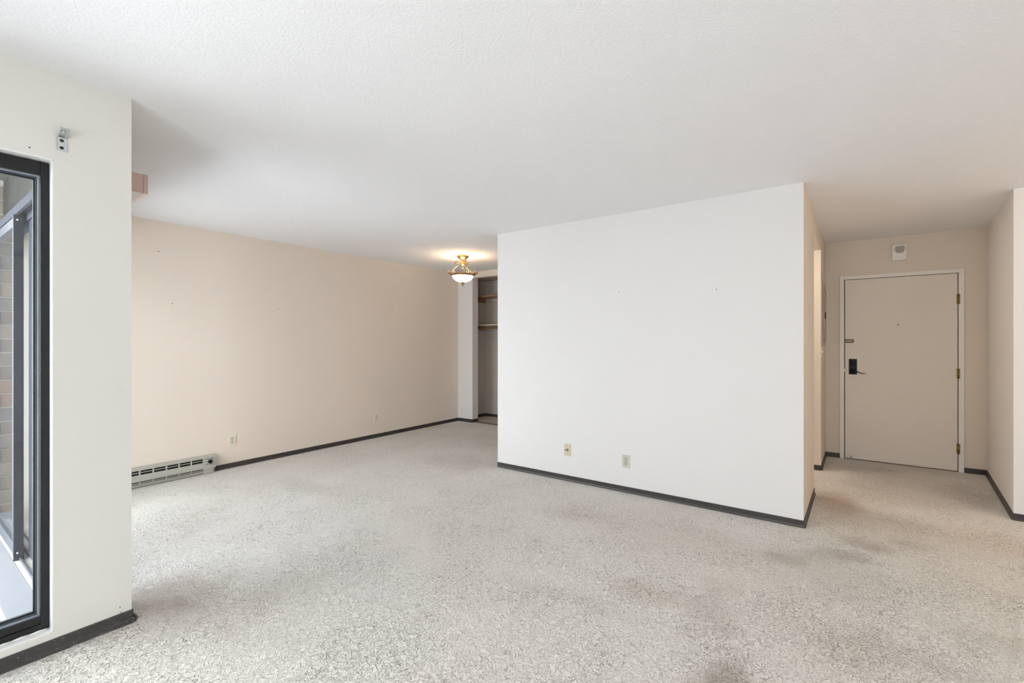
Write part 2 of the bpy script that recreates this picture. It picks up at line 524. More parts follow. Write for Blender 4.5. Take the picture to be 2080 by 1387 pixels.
# white wall block between dining room and entry
structure('wall_center', MB().prism([(-2.957, CY), (-0.21, CY), (-0.21, CY + 0.02), (-0.30, 3.98), (-0.30, 4.02), (-2.83, 4.02), (-2.83, 7.0), (-2.957, 7.0)], 0, CEIL),
          'paint_white', 'wide white wall facing the window', 'wall')
def cl(y):          # face line of the entry's left wall
    return -0.21 + (y - CY) * (0.073 / (EY - CY))
oy0, oy1, oz = 4.80, 5.695, 2.276
mb = MB()
mb.prism([(cl(CY + .001), CY + .001), (cl(oy0), oy0), (cl(oy0) - 0.13, oy0), (-0.34, CY + .1), (-0.30, CY + .02)], 0, CEIL)
mb.prism([(cl(oy1), oy1), (cl(EY), EY), (cl(EY) - 0.13, EY), (cl(oy1) - 0.13, oy1)], 0, CEIL)
mb.prism([(cl(oy0), oy0), (cl(oy1), oy1), (cl(oy1) - 0.13, oy1), (cl(oy0) - 0.13, oy0)], oz, CEIL)
structure('wall_entry_left', mb, 'paint_tan', 'narrow tan wall beside the entry door with a doorway', 'wall')
# inner room behind the doorway
mb = MB()
mb.box(-1.6, -1.5, 4.02, 6.45, 0, CEIL)
mb.box(-1.6, -0.3, 6.45, 6.58, 0, CEIL)
structure('wall_inner_room', mb, 'paint_tan')
# entry wall and right walls
dx0, dx1, dz1 = 0.040, 0.985, 2.034
mb = MB()
mb.box(-0.30, dx0, EY, EY + 0.13, 0, CEIL)
mb.box(dx1, 1.32, EY, EY + 0.13, 0, CEIL)
mb.box(dx0, dx1, EY, EY + 0.13, dz1, CEIL)
we = structure('wall_entry', mb, 'paint_tan', 'tan wall around the entry door', 'wall')
def cr_(y):         # face line of the entry's right wall
    return 1.053 + (y - 4.953) * ((1.192 - 1.053) / (EY - 4.953))
structure('wall_entry_right', MB().prism([(cr_(4.953), 4.953), (RX, 4.953), (RX, 5.08), (1.30, 5.08), (1.32, EY), (cr_(EY), EY)], 0, CEIL),
          'paint_white', 'off-white wall corner right of the entry door', 'wall')
structure('wall_right', MB().box(RX, RX + 0.13, BY, 5.08, 0, CEIL), 'paint_white', 'side wall right of the camera', 'wall')
mb = MB()
bx0, bx1, bz0, bz1 = -1.1, 1.3, 0.15, 1.70
mb.box(-2.85, bx0, BY - 0.13, BY, 0, CEIL)
mb.box(bx1, RX + .13, BY - 0.13, BY, 0, CEIL)
mb.box(bx0, bx1, BY - 0.13, BY, 0, bz0)
mb.box(bx0, bx1, BY - 0.13, BY, bz1, CEIL)
structure('wall_rear', mb, 'paint_white', 'window wall behind the camera', 'wall')

# closet
kx0, kx1 = -4.905, -3.30
mb = MB()
mb.box(LX, kx0, KY, KY + 0.14, 0, CEIL)
mb.box(kx1, -2.957, KY, KY + 0.14, 0, CEIL)
structure('wall_closet_front', mb, 'paint_white', 'white stub wall beside the closet opening', 'wall')
structure('trim_1', MB().box(kx0, kx1, KY, KY + 0.09, 2.372, CEIL), 'paint_tan', 'thin header above the closet opening', 'trim')
mb = MB()
mb.box(LX, -5.155, KY + 0.14, 6.38, 0, CEIL)
mb.box(LX, -2.957, 6.38, 6.48, 0, CEIL)
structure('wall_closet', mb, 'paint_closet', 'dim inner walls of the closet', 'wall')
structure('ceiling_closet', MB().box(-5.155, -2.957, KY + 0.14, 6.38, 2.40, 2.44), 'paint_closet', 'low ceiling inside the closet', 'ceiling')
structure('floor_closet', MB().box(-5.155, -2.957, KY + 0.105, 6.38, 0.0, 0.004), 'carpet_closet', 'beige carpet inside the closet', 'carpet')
structure('trim_2', MB().box(kx0, kx1, KY + 0.03, KY + 0.105, 0, 0.008, 0.003), 'threshold_brown', 'brown threshold strip at the closet opening', 'trim')

# baseboards (vinyl cove base)
BB = [(0, 0), (0.013, 0), (0.009, 0.006), (0.006, 0.016), (0.006, 0.049), (0.004, 0.051), (0, 0.051)]
def base(name, runs, label, mat='vinyl_base', prof=BB):
    mb = MB()
    for a, b, o in runs:
        mb.sweep(prof, (*a, 0), (*b, 0), out=(*o, 0))
    return structure(name, mb, mat, label, 'baseboard')
base('baseboard_left', [((LX, 2.045), (LX, KY), (1, 0))], 'dark vinyl baseboard along the peach wall')
base('baseboard_closet_front', [((LX, KY), (kx0, KY), (0, -1)), ((kx0, KY - 0.006), (kx0, KY + 0.14), (1, 0))], 'dark baseboard round the white stub wall by the closet')
base('baseboard_closet', [((-5.155, KY + .14), (-5.155, 6.38), (1, 0)), ((-5.155, 6.38), (-2.957, 6.38), (0, -1))], 'black baseboard inside the closet')
base('baseboard_center', [((-2.957, CY), (-0.204, CY), (0, -1))], 'dark grey baseboard under the wide white wall')
d = Vector((0.073, EY - CY)).normalized(); o_ = (d.y, -d.x)
base('baseboard_entry_left', [((cl(CY) , CY - .006), (cl(oy0), oy0), o_), ((cl(oy1), oy1), (cl(EY), EY), o_), ((cl(oy1) - .13, oy1), (cl(oy1), oy1), (0, -1))],
     'dark baseboard along the narrow wall left of the entry door')
base('baseboard_entry', [((cl(EY), EY), (0.0, EY), (0, -1)), ((1.024, EY), (cr_(EY), EY), (0, -1))], 'black baseboard on both sides of the entry door')
d = Vector((cr_(EY) - cr_(4.953), EY - 4.953)).normalized(); o2 = (-d.y, d.x)
base('baseboard_entry_right', [((cr_(4.953), 4.947), (cr_(EY), EY), o2), ((cr_(4.953) - .004, 4.953), (RX, 4.953), (0, -1))], 'dark baseboard at the wall corner right of the entry')
NB = [(0, 0), (0.017, 0), (0.018, 0.022), (0.016, 0.026), (0.010, 0.032), (0.007, 0.040), (0.006, 0.072), (0.004, 0.075), (0, 0.075)]
nb = base('baseboard_window', [((NX, BY), (NX, 0.712), (1, 0))], 'scuffed dark vinyl baseboard under the black window', 'vinyl_scuffed', NB)
mb = MB()       # loose toe of the cove base curling round the wall end
pts = [(NX + 0.016, 0.58, 0.022), (NX + 0.018, 0.66, 0.023), (NX + 0.019, 0.700, 0.024), (NX + 0.016, 0.716, 0.026), (NX + 0.006, 0.724, 0.032), (NX - 0.01, 0.722, 0.036), (NX - 0.08, 0.718, 0.036)]
mb.tube(pts, [0.003, 0.005, 0.006, 0.0065, 0.0065, 0.006, 0.005], 8)
mb.sweep([(0, 0), (0.012, 0), (0.007, 0.02), (0.006, 0.068), (0, 0.068)], (NX + .004, 0.707, 0), (NX - 0.15, 0.707, 0), out=(0, 1, 0))
mb.build('base_return', 'vinyl_scuffed', nb)
base('baseboard_slider', [((sx1, 0.707), (-2.86, 0.707), (0, 1))], 'dark baseboard between slider and window wall')

# carpet lipping up against the window wall
fl_o = bpy.data.objects['floor']
bm_ = bmesh.new()
xs = [NX - 0.30 + 0.6 * i / 30 for i in range(31)]
ys = [BY + 0.01 + (0.50 - BY) * i / 6 for i in range(7)] + [0.54 + 0.52 * i / 26 for i in range(27)]
gv = []
for y in ys:
    row = []
    for x in xs:
        dd = math.hypot(x - NX, max(0.0, y - 0.707)) / 0.27
        hgt = 0.021 * (0.5 + 0.5 * math.cos(PI * min(1.0, dd))) - 0.0012
        row.append(bm_.verts.new((x, y, hgt)))
    gv.append(row)
for j in range(len(ys) - 1):
    for i in range(30):
        f_ = bm_.faces.new((gv[j][i], gv[j][i + 1], gv[j + 1][i + 1], gv[j + 1][i])); f_.smooth = True
mb = MB(); mb.bm.free(); mb.bm = bm_
mb.build('carpet_edge', 'carpet', fl_o)
# nail holes left in the walls
def nail(parent, x, y, z, axis, r=0.0035):
    MB().lathe([(0, 0.0015), (r * .6, 0.0013), (r, 0)], (x, y, z), 8, axis).build('nail_hole', 'slot_dark', parent)
wall_c = bpy.data.objects['wall_center']
for y, z in ((1.679, 1.695), (2.699, 1.701), (4.351, 1.825), (5.09, 1.816), (1.569, 2.179)):
    nail(wl, LX, y, z, 'X', 0.005)
for x, z in ((-1.596, 1.768), (-0.791, 1.741)):
    nail(wall_c, x, CY, z, '-Y', 0.004)
nail(wn, NX, 0.375, 2.125, 'X', 0.003)
nail(wn, NX, 0.665, 0.104, 'X', 0.0025); nail(wn, NX, 0.668, 0.080, 'X', 0.0025)
nail(bpy.data.objects['wall_entry_left'], cl(4.45), 4.45, 1.88, 'X', 0.006)

# ------------------------------------------------------------------ window_1 (black frame, window wall)
w1 = bpy.data.objects.new('window_1', None); C.objects.link(w1)
w1.location = (-2.77, (wy0 + wy1) / 2, wz0)
w1['kind'] = 'structure'; w1['label'] = 'tall black-framed window at the left edge'; w1['category'] = 'window'
def wpart(name, mb, mat, par=None):
    o = mb.build(name, mat)
    p = par or w1
    o.parent = p
    o.matrix_parent_inverse = Matrix.Translation(-Vector(w1.location)) if p is w1 else Matrix.Identity(4)
    return o
fx0, fx1 = -2.81, -2.742
wpart('frame_jamb', MB().box(fx0, fx1, 0.412, 0.4395, 0.118, 2.088, 0.002), 'frame_black')
wpart('frame_jamb', MB().box(fx0, fx1, wy0 + .004, wy0 + .032, 0.118, 2.088, 0.002), 'frame_black')
wpart('frame_head', MB().box(fx0, fx1 - 0.001, wy0 + .032, 0.4115, 2.032, 2.088, 0.002), 'frame_black')
wpart('frame_sill', MB().box(fx0, fx1 - 0.001, wy0 + .032, 0.4115, 0.139, 0.168, 0.002), 'frame_black')
wpart('frame_foot', MB().box(fx0, fx1 + 0.002, wy0 + .004, 0.4395, 0.112, 0.1375, 0.002), 'frame_black')
def ring(x0, x1, t, yo0, yo1, zo0, zo1):
    mb = MB()
    mb.box(x0, x1, yo1 - t, yo1, zo0, zo1); mb.box(x0, x1, yo0, yo0 + t, zo0, zo1)
    mb.box(x0, x1, yo0 + t, yo1 - t, zo1 - t, zo1); mb.box(x0, x1, yo0 + t, yo1 - t, zo0, zo0 + t)
    return mb
yb0, yb1, zb0, zb1 = wy0 + .032, 0.412, 0.168, 2.032
b_ = wpart('glazing_bead', ring(fx0 + 0.012, fx1 - 0.012, 0.006, yb0, yb1, zb0, zb1), 'aluminium_blue')
wpart('glazing_bead', ring(fx0 + 0.016, fx1 - 0.026, 0.011, yb0, yb1, zb0, zb1), 'aluminium_dark')
wpart('gasket', ring(fx0 + 0.018, fx1 - 0.036, 0.016, yb0, yb1, zb0, zb1), 'gasket')
wpart('pane', MB().box(-2.7855, -2.7815, yb0 + .004, yb1 - .004, zb0 + .004, zb1 - .004), 'glass_clear')
# crumbling caulk along the foot of the frame
mb = MB()
for k in range(7):
    y = 0.43 - k * 0.05
    mb.tube([(fx1 + 0.006, y, wz0 + 0.004), (fx1 + 0.007 + random.uniform(0, .004), y - 0.025, wz0 + 0.006), (fx1 + 0.006, y - 0.05, wz0 + 0.004)], [0.003, 0.0045, 0.003], 6)
wpart('caulk_line', mb, 'sill_white')

# ------------------------------------------------------------------ balcony
structure('floor_balcony', MB().box(-5.3, -2.85, -1.25, 0.585, -0.2, -0.02), 'deck_coat', 'pale grey balcony floor outside the window', 'balcony floor')
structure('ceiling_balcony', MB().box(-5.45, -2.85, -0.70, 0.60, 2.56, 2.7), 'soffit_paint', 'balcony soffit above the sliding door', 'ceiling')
structure('trim_3', MB().box(-5.2, -2.85, 0.36, 0.49, -0.02, 0.025, 0.006), 'deck_coat', 'pale curb at the foot of the sliding door', 'trim')
wb = structure('wall_balcony', MB().box(-5.45, -5.212, -0.05, 0.60, -0.02, 2.56), 'mortar', 'grey-brown brick wall enclosing the balcony', 'wall')
course, bl = 0.1055, 0.30
mesh_cache = {}
def brick(y0, y1, z0):
    key = round(y1 - y0, 3)
    if key not in mesh_cache:
        m_ = MB().box(-0.04, 0, 0, y1 - y0, 0, course - 0.011, 0.003, 1)
        me = bpy.data.meshes.new('brick'); m_.bm.to_mesh(me); m_.bm.free(); me.materials.append(MATS['brick_clay'])
        mesh_cache[key] = me
    o = bpy.data.objects.new('brick', mesh_cache[key]); C.objects.link(o)
    o.location = (-5.2 + random.uniform(-0.002, 0.002), y0, z0); o.parent = wb
for r in range(24):
    z = -0.015 + r * course
    y = 0.585
    first = bl if r % 2 else bl / 2
    while y > -0.03:
        L_ = first if y > 0.58 else bl
        y0 = max(y - L_ + 0.01, -0.045)
        brick(y0, y, z); y -= L_
# window_2: dark aluminium sliding door onto the balcony
w2 = bpy.data.objects.new('window_2', None); C.objects.link(w2)
w2['kind'] = 'structure'; w2['label'] = 'grey aluminium sliding balcony door seen obliquely through the window'; w2['category'] = 'sliding door'
MB().box(sx0, sx1, 0.500, 0.60, 2.095, sz1 + 0.02, 0.003).box(sx0, sx1, 0.485, 0.502, 2.075, 2.11, 0.002).box(sx0, sx1, 0.535, 0.60, 2.05, 2.095, 0.002).build('head_track', 'aluminium_slate', w2)
MB().box(sx0, sx1, 0.49, 0.60, 0.0, 0.035, 0.003).box(sx0, sx1, 0.46, 0.49, 0.0, 0.018).build('door_sill', 'sill_beige', w2)
MB().box(sx0, sx1, 0.505, 0.513, 0.035, 0.055).box(sx0, sx1, 0.55, 0.558, 0.035, 0.05).box(sx0, sx1, 0.585, 0.593, 0.035, 0.05).build('sill_track', 'aluminium_dark', w2)
MB().box(sx0, sx0 + 0.03, 0.50, 0.60, 0.03, 2.1).build('side_jamb', 'aluminium_blue', w2)
MB().box(sx1 - 0.03, sx1, 0.50, 0.60, 0.03, 2.1).build('side_jamb', 'aluminium_blue', w2)
def sash(name, x0, x1, y0, y1, glass):
    s = MB()
    s.box(x0, x0 + 0.05, y0, y1, 0.05, 2.075, 0.003); s.box(x1 - 0.05, x1, y0, y1, 0.05, 2.075, 0.003)
    s.box(x0 + .05, x1 - .05, y0 + .004, y1 - .004, 2.015, 2.07, 0.003); s.box(x0 + .05, x1 - .05, y0 + .004, y1 - .004, 0.06, 0.125, 0.003)
    so = s.build(name, 'aluminium_dark', w2)
    yc = (y0 + y1) / 2
    MB().box(x0 + .045, x1 - .045, yc - .003, yc + .003, 0.12, 2.02).build('pane', glass, so)
    return so
sash('sliding_sash', sx0 + 0.03, -3.95, 0.484, 0.522, 'glass_clear')
sash('fixed_sash', -4.04, sx1 - 0.03, 0.556, 0.594, 'glass_dusty')
MB().box(-3.948, -3.85, 0.545, 0.560, 0.05, 2.075, 0.003).build('reflection_strip', 'aluminium_slate', w2)  # added slate strip in place of the fixed pane's dull reflection
st = MB().box(-3.962, -3.949, 0.482, 0.524, 0.035, 2.085, 0.002).build('meeting_stile', 'aluminium_slate', w2)
MB().lathe([(0, 0.003), (0.006, 0.002), (0.007, 0)], (-3.949, 0.50, 2.05), 8, 'X').lathe([(0, 0.003), (0.006, 0.002), (0.007, 0)], (-3.949, 0.50, 0.08), 8, 'X').build('screw', 'zinc', st)

# window_3: rear window behind the camera
w3 = bpy.data.objects.new('window_3', None); C.objects.link(w3)
w3['kind'] = 'structure'
mb = MB()
for x in (bx0, 0.07, bx1 - .05):
    mb.box(x, x + 0.05, BY - 0.09, BY - 0.04, bz0, bz1)
mb.box(bx0, bx1, BY - .09, BY - .04, bz0, bz0 + .05); mb.box(bx0, bx1, BY - .09, BY - .04, bz1 - .05, bz1)
mb.build('window_frame', 'frame_black', w3)
MB().box(bx0 + .05, bx1 - .05, BY - .068, BY - .062, bz0 + .05, bz1 - .05).build('pane', 'glass_clear', w3)

# ------------------------------------------------------------------ door_1 (entry door)
dr = bpy.data.objects.new('door_1', None); C.objects.link(dr)
dr['kind'] = 'structure'; dr['label'] = 'plain off-white entry door with dark lock and lever'; dr['category'] = 'door'
dr.location = (0, 0, 0)
slab = MB().box(0.0475, 0.9765, EY - 0.012, EY + 0.032, 0.010, 2.026, 0.0015).build('door_slab', 'paint_door', dr)
MB().box(-0.0005, 0.0405, EY - 0.018, EY + 0.0, 0, 2.073, 0.003).build('casing', 'paint_trim', dr)
MB().box(0.983, 1.0245, EY - 0.018, EY + 0.0, 0, 2.073, 0.003).build('casing', 'paint_trim', dr)
MB().box(0.0405, 0.983, EY - 0.0178, EY + 0.0, 2.031, 2.0728, 0.003).build('casing', 'paint_trim', dr)
MB().box(0.040, 0.985, EY + 0.034, EY + 0.06, 0, 2.034).build('door_stop', 'slot_dark', dr)
for z0, z1 in ((1.712, 1.813), (0.953, 1.054), (0.184, 0.289)):
    hg = MB().tube([(0.981, EY - 0.021, z0), (0.981, EY - 0.021, z1)], 0.0075, 12).build('hinge', 'brass_aged', dr)
    MB().box(0.967, 0.981, EY - 0.015, EY - 0.011, z0 + .002, z1 - .002).box(0.981, 0.995, EY - 0.021, EY - 0.0175, z0 + .002, z1 - .002).build('hinge_leaf', 'brass_aged', hg)
    mb = MB()
    for k in (1, 2, 3, 4):
        zz = z0 + (z1 - z0) * k / 5
        mb.tube([(0.981, EY - 0.021, zz - .0012), (0.981, EY - 0.021, zz + .0012)], 0.0079, 12)
    mb.build('hinge_knuckle_gap', 'slot_dark', hg)
# flip bolt
fb = MB().box(0.047, 0.127, EY - 0.020, EY - 0.012, 1.319, 1.328, 0.001).box(0.047, 0.127, EY - 0.020, EY - 0.012, 1.343, 1.352, 0.001).box(0.12, 0.127, EY - .02, EY - .012, 1.319, 1.352).build('door_guard', 'bronze_black', dr)
MB().box(0.047, 0.12, EY - 0.022, EY - 0.012, 1.330, 1.341, 0.002).build('guard_bar', 'brass_aged', fb)
# lock plate with deadbolt thumb turn and lever
lp = MB().box(0.083, 0.157, EY - 0.020, EY - 0.012, 0.959, 1.134, 0.003).build('lock_plate', 'bronze_black', dr)
MB().lathe([(0.030, 0.0), (0.030, 0.006), (0.027, 0.010), (0, 0.011)], (0.120, EY - 0.02, 1.088), 24, '-Y').box(0.114, 0.126, EY - 0.046, EY - 0.03, 1.066, 1.110, 0.003).build('thumb_turn', 'knob_black', lp)
MB().lathe([(0.032, 0.0), (0.032, 0.008), (0.026, 0.014), (0.012, 0.02), (0.012, 0.05), (0, 0.052)], (0.120, EY - 0.02, 1.000), 24, '-Y').build('rosette', 'knob_black', lp)
MB().tube([(0.120, EY - 0.066, 1.000), (0.145, EY - 0.068, 0.999), (0.165, EY - 0.067, 0.990), (0.19, EY - 0.066, 0.978), (0.215, EY - 0.066, 0.974), (0.236, EY - 0.066, 0.975)], [0.008, 0.0075, 0.006, 0.0048, 0.0042, 0.003], 10).build('lever', 'bronze_black', lp)
MB().lathe([(0, 0.004), (0.007, 0.003), (0.008, 0)], (0.511, EY - 0.012, 1.511), 16, '-Y').build('peephole', 'brass_aged', dr)
MB().box(0.036, 0.0485, EY - 0.0195, EY - 0.0125, 0.985, 1.025, 0.002).build('strike_plate', 'brass_aged', dr)
MB().lathe([(0.010, 0), (0.010, 0.004), (0.005, 0.007), (0.005, 0.04), (0.009, 0.042), (0.009, 0.05), (0, 0.051)], (0.105, EY - 0.012, 0.032), 14, '-Y').build('door_bumper', 'zinc', dr)
structure('trim_4', MB().box(0.040, 0.985, EY - 0.010, EY + 0.06, 0.0, 0.007), 'threshold_brown', 'dark threshold under the entry door', 'trim')

# ------------------------------------------------------------------ things: outlets and plates
def cover_plate(name, label, loc, rotz, mat, kind, w=0.072, h_=0.114, cat='outlet'):
    """plate in local coordinates: x right, z up, -y out of the wall; loc = plate centre on the wall"""
    t = thing(name, label, cat, loc, rotz)
    MB().box(-w / 2, w / 2, -0.0055, 0, -h_ / 2, h_ / 2, 0.0025).build('cover_plate', mat, t)
    if kind == 'duplex':
        for zc in (0.0195, -0.0195):
            r = MB().prism([(0.0168 * math.cos(a) * 1.0, 0.0138 * math.sin(a) if abs(math.sin(a)) < .8 else math.copysign(.0120, math.sin(a))) for a in [2 * PI * k / 20 for k in range(20)]], 0, 0.0022)
            bmesh.ops.transform(r.bm, matrix=Matrix.Translation((0, -0.0055, zc)) @ Matrix.Rotation(PI / 2, 4, 'X'), verts=r.bm.verts)
            ro = r.build('receptacle', mat, t)
            MB().box(-0.0082, -0.0050, -0.0083, -0.0073, zc - .001, zc + .0090).box(0.0050, 0.0080, -0.0083, -0.0073, zc + .000, zc + .0085).lathe([(0, .001), (.0036, .0009), (.0036, 0)], (0, -0.0076, zc - 0.0062), 10, '-Y').build('slots', 'slot_dark', ro)
            rg = MB(); pts = [(0.0185 * math.cos(2 * PI * k / 24), -0.0056, zc + 0.0150 * math.sin(2 * PI * k / 24)) for k in range(25)]
            rg.tube(pts, 0.0015, 5).build('receptacle_gap', 'ivory_shadow', ro)
        MB().lathe([(0, .0012), (.0028, .001), (.003, 0)], (0, -0.0055, 0), 10, '-Y').build('screw', 'ivory_shadow', t)
    elif kind == 'jack':
        MB().box(-0.033, -0.006, -0.016, -0.0055, -0.010, 0.008, 0.003).build('jack_body', mat, t)
        MB().box(-0.029, -0.022, -0.0168, -0.0158, -0.005, 0.002).box(-0.017, -0.010, -0.0168, -0.0158, -0.005, 0.002).build('jack_ports', 'slot_dark', t)
        MB().box(-0.004, 0.010, -0.013, -0.0055, -0.012, 0.012, 0.002).build('coupling', 'brass_aged', t)
        for zc in (0.042, -0.042):
            MB().lathe([(0, .0012), (.0028, .001), (.003, 0)], (0, -0.0055, zc), 10, '-Y').build('screw', 'ivory_shadow', t)
    elif kind == 'switch':
        MB().box(-0.004, 0.004, -0.018, -0.0055, -0.006, 0.010, 0.001).build('toggle', mat, t)
    return t
cover_plate('wall_outlet', 'ivory duplex outlet on the wide white wall, right of the jack plate', (-1.533, CY, 0.273), 0, 'ivory_pale', 'duplex')
cover_plate('jack_plate', 'yellowed jack plate with ports low on the wide white wall', (-2.116, CY, 0.294), 0, 'ivory_plastic', 'jack', cat='wall jack')
cover_plate('wall_outlet', 'ivory duplex outlet on the peach wall just right of the heater', (LX, 2.211, 0.287), PI / 2, 'ivory_light', 'duplex', 0.072, 0.118)
cover_plate('wall_outlet', 'small distant outlet on the peach wall nearest the closet', (LX, 4.060, 0.280), PI / 2, 'ivory_light', 'duplex', 0.072, 0.114)
cover_plate('wall_outlet', 'white-painted outlet on the stub wall beside the closet', (-5.125, KY, 0.192), 0, 'white_plastic', 'duplex', 0.066, 0.090)
cover_plate('light_switch', 'small light switch below the electrical panel by the doorway', (cl(5.76), 5.76, 1.22), PI / 2 - 0.028, 'white_plastic', 'switch', 0.072, 0.114, cat='switch')

# electrical panel
t = thing('electrical_panel', 'flat grey electrical panel on the narrow wall left of the entry door', 'breaker panel', (cl(6.10), 6.10, 1.285), PI / 2 - 0.028)
MB().box(-0.19, 0.19, -0.010, 0, 0, 0.685, 0.003).build('panel_cover', 'panel_grey', t)
pd = MB().box(-0.125, 0.125, -0.020, -0.010, 0.05, 0.62, 0.003).build('panel_door', 'panel_grey', t)
MB().box(-0.122, -0.118, -0.0205, -0.0098, 0.05, 0.62).build('door_gap', 'slot_dark', pd)
MB().box(-0.105, -0.085, -0.028, -0.020, 0.29, 0.36, 0.003).build('latch', 'bronze_black', pd)
for xx in (-0.17, 0.17):
    for zz in (0.02, 0.66):
        MB().lathe([(0, .003), (.006, .002), (.007, 0)], (xx, -0.010, zz), 10, '-Y').build('screw', 'zinc', t)

# door chime above the entry door
t = thing('door_chime', 'square white door chime box above the entry door', 'door chime', (0.521, EY, 2.203))
MB().box(-0.064, 0.064, -0.045, 0, 0.0, 0.172, 0.012, 3).build('housing', 'white_plastic', t)
poly = [(-0.036, 0.150), (0.036, 0.150), (0.036, 0.098), (0.031, 0.086), (0.018, 0.078), (0.0, 0.074), (-0.018, 0.077), (-0.031, 0.085), (-0.036, 0.098)]
g = MB().prism(poly, 0, 0.003)
bmesh.ops.transform(g.bm, matrix=Matrix.Translation((0.002, -0.045, 0)) @ Matrix.Rotation(PI / 2, 4, 'X'), verts=g.bm.verts)
g.build('speaker_grille', 'grille_grey', t)
for s in (-1, 1):
    MB().box(0.002 + s * 0.0385 - .002, 0.002 + s * 0.0385 + .002, -0.051, -0.044, 0.082 if s < 0 else .098, 0.150, 0.001).build('grille_rib', 'white_plastic', t)
    MB().box(0.002 + s * 0.0455 - .003, 0.002 + s * 0.0455 + .003, -0.0465, -0.044, 0.10, 0.14, 0.001).build('side_slot', 'grille_grey', t)

# steel bracket over the window
t = thing('angle_bracket', 'bent zinc-plated steel bracket screwed above the black window', 'bracket', (NX, 0.4725, 2.143))
def slotted(z0, z1, x0, tilt, name, holes):
    m_ = MB()
    # channel: web with two folded lips
    m_.box(0.0, 0.003, -0.0155, 0.0155, 0, z1 - z0, 0.0008)
    m_.box(0.003, 0.007, -0.0155, -0.0125, 0, z1 - z0, 0.0006)
    m_.box(0.003, 0.007, 0.0045, 0.0075, 0, z1 - z0, 0.0006)
    M = Matrix.Translation((x0, 0, z0)) @ Matrix.Rotation(tilt, 4, 'Y')
    bmesh.ops.transform(m_.bm, matrix=M, verts=m_.bm.verts)
    o = m_.build(name, 'zinc', t)
    for zc in holes:
        hm = MB().lathe([(0, 0.0012), (0.0068, 0.001), (0.007, 0)], (0.003, -0.003, zc), 14, 'X')
        bmesh.ops.transform(hm.bm, matrix=M, verts=hm.bm.verts)
        hm.build('bolt_hole', 'slot_dark', o)
    return o
slotted(0.0, 0.058, 0.0, 0.0, 'wall_plate', (0.012, 0.043))
up = slotted(0.058, 0.114, 0.0, math.radians(60), 'angled_plate', (0.036,))
m_ = MB().lathe([(0, 0.008), (0.005, 0.007), (0.006, 0.003), (0.006, 0)], (0.004, -0.003, 0.037), 12, 'X')
bmesh.ops.transform(m_.bm, matrix=Matrix.Translation((0, 0, 0.058)) @ Matrix.Rotation(math.radians(60), 4, 'Y'), verts=m_.bm.verts)
m_.build('bolt', 'zinc', up)

# valance of the sliding door
t = thing('blind_valance', 'pink-beige valance box end showing past the window wall', 'valance', (-4.2, 0.707, 2.135))
vx1, vz = 1.125, 0.102           # local right end, height
t.location = (-4.2, 0.707, 2.135)
MB().box(vx1 - 0.006, vx1, 0.0, 0.165, 0, vz, 0.001).build('end_cap', 'valance_pink', t)
MB().box(vx1 - 0.001, vx1 + 0.003, 0.150, 0.168, -0.002, vz + .001, 0.001).box(vx1 - 0.001, vx1 + .003, 0.0, 0.150, -0.002, 0.006, .001).build('corner_trim', 'valance_pink', t)
MB().box(-0.95, vx1, 0.162, 0.170, -0.002, vz, 0.001).build('front_board', 'valance_pink', t)
MB().box(-0.95, vx1 - 0.006, 0.0, 0.162, vz - 0.006, vz, 0.001).build('dust_cover', 'valance_under', t)
MB().box(-0.95, vx1 - 0.03, 0.055, 0.10, 0.010, 0.05, 0.002).build('head_rail', 'valance_under', t)
MB().box(-0.95, vx1 - 0.006, 0.0, 0.162, 0.006, 0.010).build('bottom_board', 'valance_under', t)

# ------------------------------------------------------------------ baseboard heater (local: x along wall, -y out)
hy0, hy1 = 0.80, 2.030
HL = hy1 - hy0
t = thing('baseboard_heater', 'grey-beige electric baseboard heater with slotted front and control knob', 'heater', (LX, hy0, 0), PI / 2)
D = 0.065
cbx = HL - 0.107                 # control box begins
MB().box(0, HL, -0.012, 0, 0.010, 0.17).box(0, cbx, -0.045, -0.012, 0.02, 0.165).build('inner_body', 'heater_dark', t)
prof = [(0, 0.160), (D + .002, 0.160), (D + .003, 0.168), (0.050, 0.176), (0.012, 0.184), (0, 0.184)]
MB().sweep(prof, (0, 0, 0), (HL + 0.004, 0, 0), out=(0, -1, 0)).build('top_cover', 'heater_enamel', t)
fp = MB().box(0, cbx, -D, -D + 0.006, 0.059, 0.119, 0.0015).box(cbx - .008, cbx, -D, -D + .006, .119, .162)
fp.build('front_panel', 'heater_enamel', t)
MB().box(0, cbx, -D + .001, -D + .007, 0.1375, 0.1430, 0.001).build('grille_rail', 'heater_enamel', t)
MB().box(0, cbx, -D + .001, -D + .007, 0.0440, 0.0500, 0.001).build('lower_rail', 'heater_enamel', t)
k = 0
x = 1.815 - hy0
while x > 0.02:
    MB().box(x - 0.006, x + 0.006, -D + .0005, -D + .0065, 0.118, 0.162, 0.001).build('grille_bar', 'heater_enamel', t)
    MB().box(x - 0.004, x + 0.004, -D + .0015, -D + .0065, 0.036, 0.057, 0.001).build('grille_bar', 'heater_enamel', t)
    x -= 0.1015
base_p = [(0, 0.0), (D - .022, 0.004), (D - 0.003, 0.032), (D - .003, 0.036), (D - .012, 0.036), (0.0, 0.030)]
MB().sweep(base_p, (0, 0, 0), (cbx, 0, 0), out=(0, -1, 0)).build('toe_panel', 'heater_enamel', t)
MB().box(0, HL - .02, -D + .026, -0.002, 0.0, 0.005).build('toe_shadow_gap', 'heater_dark', t)
cb = MB().box(cbx + 0.001, HL, -D - 0.002, -0.004, 0.055, 0.164, 0.002).build('control_box', 'heater_enamel', t)
MB().box(cbx + 0.001, HL - 0.018, -D + 0.010, -0.004, 0.003, 0.055, 0.002).build('control_foot', 'heater_enamel', t)
kx, kz = HL - 0.052, 0.125
